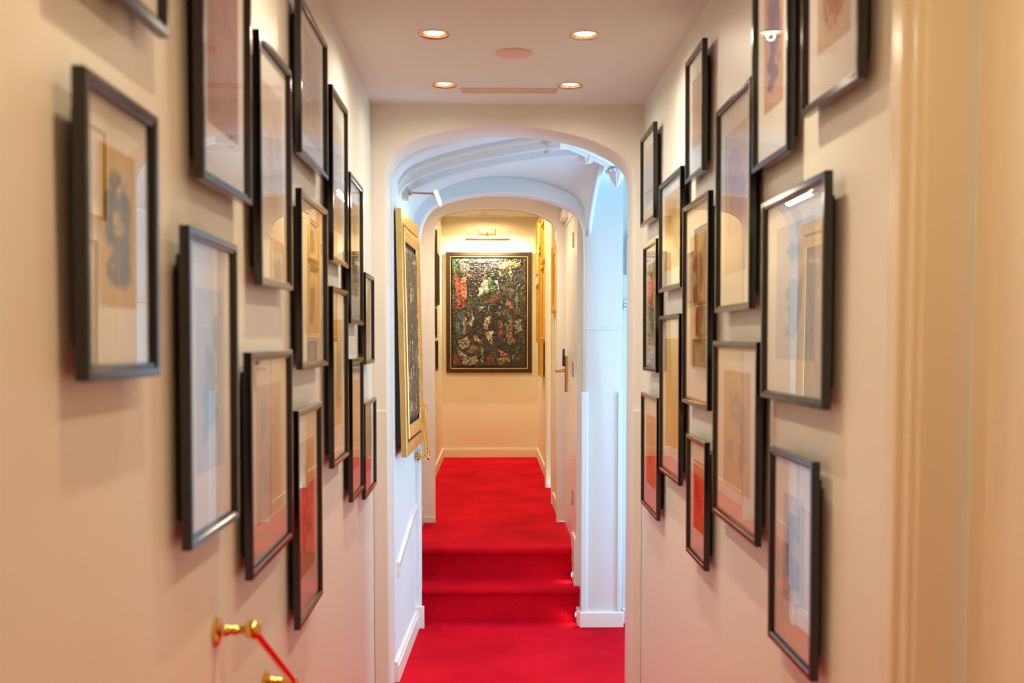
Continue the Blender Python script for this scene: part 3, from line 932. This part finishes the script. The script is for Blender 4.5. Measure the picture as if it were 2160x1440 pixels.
# end wall painting: dark bronze frame, gold slip, black gap, canvas
cx0, cx1 = at(942, 0, END - .03)[0], at(1121.5, 0, END - .03)[0]
cz1, cz0 = at(0, 533.5, END - .03)[2], at(0, 785.5, END - .03)[2]
W, Hh = cx1 - cx0, cz1 - cz0
e = empty('oil_painting', (0, 0, 0))
M = Matrix((Vector((0, -1, 0)), Vector((1, 0, 0)), Vector((0, 0, 1)))).transposed().to_4x4()
M.translation = Vector(((cx0 + cx1) / 2, END, cz0)); e.matrix_world = M
tag(e, 'large dark abstract oil painting in a flat bronze frame on the end wall', 'painting')
obj('frame', frame_mesh(W, Hh, [(0, 0.001), (0, .042), (.004, .046), (.036, .046), (.040, .040), (.042, .034), (.042, .001)]), BRONZE, e, smooth='auto')
obj('gold_slip', frame_mesh(W - .084, Hh - .084, [(0, .02), (0, .036), (.007, .036), (.007, .02)]), GOLD, e).location = (0, 0, .042)
bm = bmesh.new(); bx(bm, 0.001, .012, -W / 2 + .04, W / 2 - .04, .04, Hh - .04)
obj('backing', bm, BLACKMAT, e)
cv = sheet('canvas', W - .128, Hh - .128, 190, 270, abstract(5, SH, dark=(20, 17, 16)), PAINTING, .030, e, amp=.0035)
cv.location = (0, 0, .064)

# landing painting in the stepped gold frame on the left wall
nz0, nz1 = at(0, 965, 5.12)[2], at(0, 442, 5.12)[2]
pw, ph = .85, nz1 - nz0
tilt = math.atan2(-.022, ph)
n = Vector((math.cos(ang), math.sin(ang), 0))
a = Vector((-math.sin(ang), math.cos(ang), 0))
upv = (Vector((0, 0, 1)) * math.cos(tilt) + n * math.sin(tilt)).normalized()
nn = (n * math.cos(tilt) - Vector((0, 0, 1)) * math.sin(tilt)).normalized()
e = empty('oil_painting', (0, 0, 0))
M = Matrix((nn, upv.cross(nn), upv)).transposed().to_4x4()
M.translation = Vector((lw(5.545) + .025, 5.545, nz0)); e.matrix_world = M
tag(e, 'tall painting in a stepped gold frame on the white landing wall, seen edge on', 'painting')
obj('frame', frame_mesh(pw, ph, [(0, .004), (0, .030), (.003, .032), (.060, .030), (.064, .022), (.064, .004)]), GOLD, e, smooth='auto')
obj('inner_frame', frame_mesh(pw - .12, ph - .16, [(0, .022), (0, .036), (.004, .039), (.018, .038), (.026, .033), (.050, .028), (.056, .022)]), GOLD, e, smooth='auto').location = (0, 0, .08)
bm = bmesh.new(); bx(bm, -.022, .006, -pw / 2 + .012, pw / 2 - .03, .055, ph - .07)
obj('backing_box', bm, BLACKMAT, e, bevel=.003)
bm = bmesh.new(); bx(bm, .006, .014, -pw / 2 + .06, pw / 2 - .06, .06, ph - .06)
obj('liner', bm, BLACKMAT, e)
cv = sheet('canvas', pw - .12 - .17, ph - .16 - .17, 70, 110, abstract(23, [(tuple(min(255, int(x * 1.2)) for x in c), p) for c, p in SH], dark=(50, 46, 48)), PAINTING, .026, e, amp=.004)
cv.location = (0, 0, .165)


# ---- hall pictures
def hall_picture(side, y0, y1, z0, z1, xf, m, label, fw=.035, dark=False, group=None, seed=1, step=True):
    """side 'L'/'R'; xf = front face x"""
    wallx = -.505 if side == 'L' else (.470 if y1 < 8.1 else .494)
    n = Vector((1 if side == 'L' else -1, 0, 0))
    w, h = y1 - y0, z1 - z0
    t = abs(xf - wallx)
    e = empty('gilt_picture' if not dark else 'bronze_picture', (0, 0, 0))
    up = Vector((0, 0, 1))
    M = Matrix((n, up.cross(n), up)).transposed().to_4x4(); M.translation = Vector((wallx, (y0 + y1) / 2, z0)); e.matrix_world = M
    tag(e, label, 'picture', group)
    prof_ = [(0, .001), (0, t * .8), (.004, t), (fw * .35, t), (fw * .5, t * .75), (fw * .8, t * .7), (fw, t * .5), (fw, .001)] if step else [(0, .001), (0, t), (fw, t), (fw, .001)]
    obj('frame', frame_mesh(w, h, prof_), m, e, smooth='auto')
    cols = [(150, 130, 90), (90, 80, 60)] if not dark else [(120, 90, 60), (60, 50, 40)]
    pr = sheet('print', w - fw * 1.9, h - fw * 1.9, 16, 24, P(seed, (200, 180, 140) if not dark else (140, 110, 80), cols, 4, .42), PRINT, t * .3, e)
    pr.location = (0, 0, fw * .95)
    bm = bmesh.new(); bx(bm, .001, t * .25, -w / 2 + .01, w / 2 - .01, .01, h - .01)
    obj('backing', bm, BACKING, e)
    return e


GL = 'dark framed pictures on the left wall of the end hall'
hall_picture('L', 9.16, 9.74, CZ + .31, CZ + .98, -.472, BRONZE, 'tall dark framed picture edge on, highest on the left wall of the end hall', dark=True, group=GL, seed=41)
hall_picture('L', 9.84, 10.30, CZ + .34, CZ + .80, -.478, BRONZE, 'dark framed picture edge on, farthest on the left wall of the end hall', dark=True, group=GL, seed=42)
hall_picture('L', 9.20, 9.70, CZ + .03, CZ + .29, -.474, BRONZE, 'small dark framed picture edge on, middle one on the left wall of the end hall', dark=True, group=GL, seed=43)
hall_picture('L', 9.24, 9.86, CZ - .26, CZ + .01, -.472, BRONZE, 'dark framed picture edge on, lowest on the left wall of the end hall', dark=True, group=GL, seed=44)
GR = 'gilt framed pictures on the right wall of the end hall'
hall_picture('R', 10.62, 11.10, CZ + .655, CZ + 1.18, .455, GOLD_Y, 'gilt framed picture edge on beside the big painting, upper of the farthest two', group=GR, seed=51)
hall_picture('R', 10.42, 11.05, CZ - .01, CZ + .56, .455, GOLD_Y, 'gilt framed picture edge on beside the big painting, lower of the farthest two', group=GR, seed=52)
hall_picture('R', 9.84, 10.36, CZ + .86, CZ + 1.13, .452, GOLD_Y, 'small gilt framed picture edge on, above the very tall gilt one', group=GR, seed=53)
hall_picture('R', 9.80, 10.38, CZ - .33, CZ + .83, .452, GOLD_Y, 'very tall gilt framed picture edge on in the cluster on the right hall wall', group=GR, seed=54)
hall_picture('R', 9.12, 9.76, CZ + .68, CZ + 1.02, .447, GOLD_Y, 'gilt framed picture edge on, upper one next to the moulded hall door', group=GR, seed=55)
hall_picture('R', 9.12, 9.76, CZ + .015, CZ + .64, .444, GOLD_Y, 'gilt framed picture edge on, middle one next to the moulded hall door', group=GR, seed=56)
hall_picture('R', 9.30, 9.72, CZ - .32, CZ - .01, .470, BRONZE, 'dark framed picture edge on, lowest next to the moulded door on the right hall wall', dark=True, group=GR, seed=57)
hall_picture('R', 7.44, 7.98, CZ + .207, CZ + .683, .440, GOLD_Y, 'gilt stepped picture frame just inside the farthest arch on the right', fw=.06, seed=58)


# ------------------------------------------------------------------ lamps
def downlight(x, y, z, label=None, group='recessed downlights in the corridor ceiling'):
    e = empty('downlight', (x, y, z))
    tag(e, label, 'ceiling light', group)
    bm = bmesh.new()
    lathe(bm, [(.0, .040), (-.004, .050), (-.001, .0515), (.0002, .0515)], (0, 0, 0), (0, 0, 1), n=40, cap=False)
    lathe(bm, [(.0, .040), (.018, .036), (.030, .035)], (0, 0, 0), (0, 0, 1), n=40, cap=False)
    obj('trim_ring', bm, COPPER, e, smooth=True)
    bm = bmesh.new()
    lathe(bm, [(.004, .001), (.005, .018), (.010, .030), (.012, .0345)], (0, 0, 0), (0, 0, 1), n=32, cap=False)
    obj('lens', bm, BULB, e, smooth=True)
    return e


SPOTLAB = ['lit copper rimmed downlight at the near left of the four in the corridor ceiling', 'lit copper rimmed downlight at the near right of the four in the corridor ceiling',
           'lit copper rimmed downlight at the left end of the thin slot vent', 'lit copper rimmed downlight at the right end of the thin slot vent']


def spot(x, y, z, power, color, r=.03, ang=160, blend=.8):
    l = bpy.data.lights.new('lamp', 'SPOT'); l.energy = power; l.color = color; l.shadow_soft_size = r
    l.spot_size = math.radians(ang); l.spot_blend = blend
    o = bpy.data.objects.new('lamp_light', l); COL.objects.link(o); o.location = (x, y, z)
    return o


WARM = (1, .80, .52)
for i, (x, y) in enumerate(SPOTS):
    downlight(x, y, CEILZ, SPOTLAB[i] if i < 4 else 'copper rimmed downlight above and behind the viewer in the corridor ceiling')
    pw_, cl_ = (8.5, (1, .92, .74)) if y > 4 else (21, (1, .90, .70)) if y > 3 else ((15, (1, .82, .56)) if y > 2 else (9.2, (1, .75, .42)))
    spot(x, y, CEILZ - .008, pw_ * (1.1 if y > 3 else 1.5), cl_, r=.011, ang=110, blend=1.0)      # beam
    spot(x, y, CEILZ - .008, pw_ * (.60 if y > 3 else .40), cl_, r=.014, ang=172, blend=.7)      # spill
for x, y in HS:
    downlight(x, y, HALLZ, 'small round downlight in the hall ceiling above the big painting' if y > 10.5 else 'small round downlight in the end hall ceiling, hidden behind the farthest arch', group='recessed downlights in the end hall ceiling')
    spot(x, y, HALLZ - .008, 12 if y > 10.5 else 40, (1, .75, .43), r=.022, ang=174, blend=.35)
spot(0, 6.75, CZ + 1.0, 30, (1, .80, .55), r=.03)
downlight(0, 6.75, CZ + 1.02, 'round downlight in the low ceiling between the two inner arches', group='recessed downlight over the steps')

# speaker disc and slot vent in the ceiling
p = at(1084, 122, 3.95)
bm = bmesh.new()
lathe(bm, [(0, .066), (-.004, .066), (-.006, .062), (-.0065, .001)], (0, 0, 0), (0, 0, 1), n=48)
o = obj('ceiling_speaker', bm, SPEAKER, smooth='auto'); o.location = (p[0], 3.95, CEILZ)
tag(o, 'round pinkish speaker cover flush in the ceiling between the downlights', 'speaker')
bm = bmesh.new()
xa, xb = at(972, 0, 4.525)[0], at(1176, 0, 4.525)[0]
bx(bm, xa, xb, 4.49, 4.50, CEILZ - .006, CEILZ); bx(bm, xa, xb, 4.555, 4.565, CEILZ - .006, CEILZ)
bx(bm, xa, xa + .008, 4.50, 4.555, CEILZ - .006, CEILZ); bx(bm, xb - .008, xb, 4.50, 4.555, CEILZ - .006, CEILZ)
bx(bm, xa + .008, xb - .008, 4.524, 4.53, CEILZ - .006, CEILZ)
bx(bm, xa + .008, xb - .008, 4.50, 4.555, CEILZ - .002, CEILZ)
o = obj('slot_vent', bm, VENTM)
tag(o, 'thin cream slot vent across the corridor ceiling before the arch', 'vent')
# hall ceiling hatch
bm = bmesh.new()
ha, hb = -.24, .165
for (x0, x1, y0, y1) in ((ha, hb, 10.2, 10.21), (ha, hb, 11.19, 11.20), (ha, ha + .006, 10.21, 11.19), (hb - .006, hb, 10.21, 11.19)):
    bx(bm, x0, x1, y0, y1, HALLZ - .004, HALLZ)
o = obj('ceiling_hatch', bm, VENTM)
tag(o, 'thin rectangular hatch outline in the end hall ceiling', 'hatch')

# picture light over the big painting
bx0, bx1 = at(983, 0, 11.12)[0], at(1075.5, 0, 11.12)[0]
px0, px1 = at(1011, 0, END)[0], at(1045, 0, END)[0]
pz0, pz1 = at(0, 497, END)[2], at(0, 486, END)[2]
e = empty('picture_light', ((px0 + px1) / 2, END, pz0))
tag(e, 'satin brass picture light with a long bar over the big dark painting', 'picture light')


def rel(bm, e):
    for v in bm.verts: v.co -= e.location
    return bm


bm = bmesh.new(); bx(bm, px0, px1, END - .022, END, pz0, pz1)
obj('wall_plate', rel(bm, e), BRASS_SAT, e, bevel=.003)
mx = (px0 + px1) / 2; bz = at(0, 508, 11.12)[2]
bm = bmesh.new()
tube(bm, [(mx, END - .02, pz0 + .02), (mx, END - .06, pz0 + .02), (mx, 11.16, bz + .03), (mx, 11.12, bz + .012)], .006, 12)
tube(bm, [(mx, END - .02, pz0 + .02), (mx, END - .05, pz0 + .02)], .012, 14)
lathe(bm, [(-.012, .010), (-.012, .014), (.012, .014), (.012, .010)], (mx, 11.12, bz + .012), (1, 0, 0), n=16)
obj('arm', rel(bm, e), BRASS_SAT, e, smooth='auto')
bm = bmesh.new()
prism(bm, [(11.095, bz - .008), (11.093, bz + .006), (11.104, bz + .014), (11.136, bz + .014), (11.147, bz + .006), (11.145, bz - .008), (11.141, bz - .008), (11.138, bz + .004), (11.102, bz + .004), (11.099, bz - .008)], 'x', bx0, bx1)
obj('shade', rel(bm, e), BRASS_SAT, e)
bm = bmesh.new(); tube(bm, [(bx0 + .01, 11.12, bz - .004), (bx1 - .01, 11.12, bz - .004)], .0065, 12)
obj('lamp_tube', rel(bm, e), BULB_S, e, smooth=True)


def area(loc, rot, sx, sy, power, color):
    l = bpy.data.lights.new('strip', 'AREA'); l.shape = 'RECTANGLE'; l.size = sx; l.size_y = sy; l.energy = power; l.color = color
    o = bpy.data.objects.new('lamp_light', l); COL.objects.link(o); o.location = loc; o.rotation_euler = rot
    return o


area((mx, 11.13, bz - .013), (math.radians(25), 0, 0), bx1 - bx0 - .03, .03, 19, (1, .86, .62))

# picture light on the landing wall, its bar seen end on
yb = 5.5
pp = at(850, 410, yb)
e = empty('picture_light', (lw(yb), yb, pp[2]))
tag(e, 'satin nickel picture light with a glowing bar above the gold framed painting', 'picture light')
bm = bmesh.new(); bx(bm, lw(yb) - .006, lw(yb) + .026, yb - .045, yb + .045, pp[2] - .034, pp[2] + .034)
obj('wall_plate', rel(bm, e), NICKEL, e, bevel=.002)
h = at(921, 417, yb)
bm = bmesh.new()
tube(bm, [(lw(yb) + .02, yb, pp[2]), (lw(yb) + .045, yb, pp[2])], .014, 16)
tube(bm, [(lw(yb) + .045, yb, pp[2]), (h[0], yb, h[2] + .012)], .0055, 12)
lathe(bm, ball_profile(.014, 10), (h[0], yb, h[2] + .008), (0, 1, 0), n=16)
obj('arm', rel(bm, e), NICKEL, e, smooth='auto')
bm = bmesh.new()
tx, tz = h[0] + .012, h[2] - .010
ny0, ny1 = 5.28, 5.75
sec = []
for k in range(9):
    t = math.radians(-20 + 200 * k / 8)
    sec.append((tx + .013 * math.cos(t), tz + .013 * math.sin(t)))
for k in range(8, -1, -1):
    t = math.radians(-20 + 200 * k / 8)
    sec.append((tx + .010 * math.cos(t), tz + .010 * math.sin(t)))
prism(bm, sec, 'y', ny0, ny1)
obj('shade', rel(bm, e), NICKEL, e, smooth='auto')
bm = bmesh.new(); tube(bm, [(tx, ny0 + .004, tz - .002), (tx, ny1 - .004, tz - .002)], .0065, 14)
obj('lamp_tube', rel(bm, e), BULB_S, e, smooth=True)
area((tx, yb, tz - .018), (0, math.radians(-25), 0), .02, ny1 - ny0 - .02, 3.0, (1, .84, .60))

# ------------------------------------------------------------------ step lights
for k, (px, py, yy) in enumerate(((1225, 1217, 6.28), (1222, 1303, 6.10))):
    xx = .486 if k else .476
    z = at(0, py, yy)[2]
    e = empty('step_light', (xx, yy, z))
    tag(e, ('small round white step light beside the upper riser' if k == 0 else 'small round white step light beside the lower riser, in the skirting'), 'step light', 'round step lights at the right of the steps')
    bm = bmesh.new(); lathe(bm, [(0, .020), (-.004, .020), (-.006, .016), (-.004, .013)], (0, 0, 0), (1, 0, 0), n=24, cap=False)
    obj('rim', bm, WHITEP, e, smooth=True)
    bm = bmesh.new(); lathe(bm, [(0, .013), (-.006, .012), (-.009, .006), (-.0095, .0005)], (0, 0, 0), (1, 0, 0), n=20)
    obj('lens', bm, LED, e, smooth=True)
    spot(xx - .012, yy, z, .35, (1, .92, .85), r=.01, ang=150).rotation_euler = (0, math.radians(90 - 40), 0)

# ------------------------------------------------------------------ handrails
def rail_bracket(e, ros, ball, nrm, r=.018, rr=.0245):
    bm = bmesh.new()
    d = (Vector(ball) - Vector(ros)); L_ = d.length; d.normalize()
    lathe(bm, [(0, .5 * rr), (0, rr), (.004, rr * 1.03), (.007, rr * .92), (.009, rr * .55)], ros, nrm, n=32)
    obj('rosette', rel(bm, e), BRASS, e, smooth='auto')
    bm = bmesh.new()
    pr_ = [(.005, .0085), (.014, .0115), (.018, .012), (.022, .0095), (.03, .007), (L_ * .45, .008), (L_ * .5, .0105), (L_ * .56, .0085), (L_ * .66, .007), (L_ * .8, .009), (L_ - r * .6, .009)]
    lathe(bm, pr_, ros, d, n=24)
    obj('bracket', rel(bm, e), BRASS, e, smooth='auto')
    bm = bmesh.new(); lathe(bm, ball_profile(r, 16), ball, d, n=32)
    obj('ball', rel(bm, e), BRASS, e, smooth=True)


yr = 1.935
ros = Vector((wxl(yr), yr, at(0, 1334, yr)[2]))
YB = 1.945
ball = Vector((at(527, 0, YB)[0], YB, at(0, 1332, YB)[2]))
e = empty('handrail', ros)
tag(e, 'polished brass handrail with a ball end, sloping down from the left wall in the foreground', 'handrail')
rail_bracket(e, ros, ball, (1, 0, 0), r=.0172, rr=.027)
s_ = .542
ye = 2.50
endp = Vector((ball.x - .0087 * (ye - YB), ye, ball.z - s_ * (ye - YB)))
bm = bmesh.new(); tube(bm, [ball, endp], .0076, 24)
obj('rail', rel(bm, e), BRASS, e, smooth='auto')
ymid = 2.36
b2 = ball + (endp - ball) * ((ymid - YB) / (ye - YB))
ros2 = Vector((wxl(ymid), ymid, b2.z))
rail_bracket(e, ros2, b2, (1, 0, 0), r=.012, rr=.027)
bm = bmesh.new(); lathe(bm, ball_profile(.0172, 16), endp, (0, 1, 0), n=32)
obj('ball', rel(bm, e), BRASS, e, smooth=True)

ros = Vector((at(879, 0, 6.03)[0], A2 - .0, at(0, 964, 6.0)[2]))
ball = Vector((at(901, 0, 5.97)[0], 5.97, at(0, 965, 5.97)[2]))
e = empty('handrail', ros)
tag(e, 'short brass handrail rising along the steps beside the inner arch on the left', 'handrail')
far = Vector((at(893, 0, 6.5)[0], 6.5, at(0, 853, 6.5)[2]))
rail_bracket(e, ros, ball, (0, -1, 0), r=.015, rr=.022)
bm = bmesh.new(); tube(bm, [ball, ball + (far - ball) * .15, ball + (far - ball) * .5, ball + (far - ball) * .85, far], [.0115, .0138, .0138, .0138, .0115], 20)
for t in (.06, .12, .88, .94):
    c = ball + (far - ball) * t
    lathe(bm, [(-.006, .010), (-.003, .0165), (.003, .0165), (.006, .010)], c, (far - ball), n=20)
obj('rail', rel(bm, e), BRASS, e, smooth='auto')
rail_bracket(e, Vector((-.46, 6.5, far.z)), far, (1, 0, 0), r=.0165, rr=.022)

# ------------------------------------------------------------------ daylight through the landing window
wd = bpy.data.worlds.new('sky'); scene.world = wd; wd.use_nodes = True
bg = wd.node_tree.nodes['Background']
bg.inputs[0].default_value = (.45, .74, .97, 1); bg.inputs[1].default_value = 11
pl = bpy.data.lights.new('portal', 'AREA'); pl.shape = 'RECTANGLE'; pl.size = wz1 - wz0; pl.size_y = wy1 - wy0
pl.cycles.is_portal = True
po = bpy.data.objects.new('window_portal', pl); COL.objects.link(po)
po.location = (WX + .12, (wy0 + wy1) / 2, (wz0 + wz1) / 2); po.rotation_euler = (0, math.radians(90), 0)

# ------------------------------------------------------------------ camera
cam = bpy.data.cameras.new('camera'); co = bpy.data.objects.new('camera', cam); COL.objects.link(co)
pitch = math.radians(3.2); yaw = math.atan(45 / F)
co.location = (0, 0, CZ)
co.rotation_euler = (math.pi / 2 - pitch, 0, -yaw)
cam.sensor_width = 36; cam.sensor_fit = 'HORIZONTAL'
cam.lens = F / 2160 * 36
cam.shift_y = F * math.tan(pitch) / 2160
cam.clip_start = .05
cam.dof.use_dof = True
cam.dof.focus_distance = 8.5
cam.dof.aperture_fstop = cam.lens / 9.0
scene.camera = co

vs_ = scene.view_settings
vs_.view_transform = 'Standard'; vs_.look = 'None'; vs_.exposure = 0.27; vs_.gamma = 1; vs_.use_curve_mapping = False
scene.cycles.max_bounces = 10; scene.cycles.diffuse_bounces = 5; scene.cycles.glossy_bounces = 5; scene.cycles.transparent_max_bounces = 12
scene.cycles.sample_clamp_indirect = 6
scene.cycles.caustics_reflective = False; scene.cycles.caustics_refractive = False
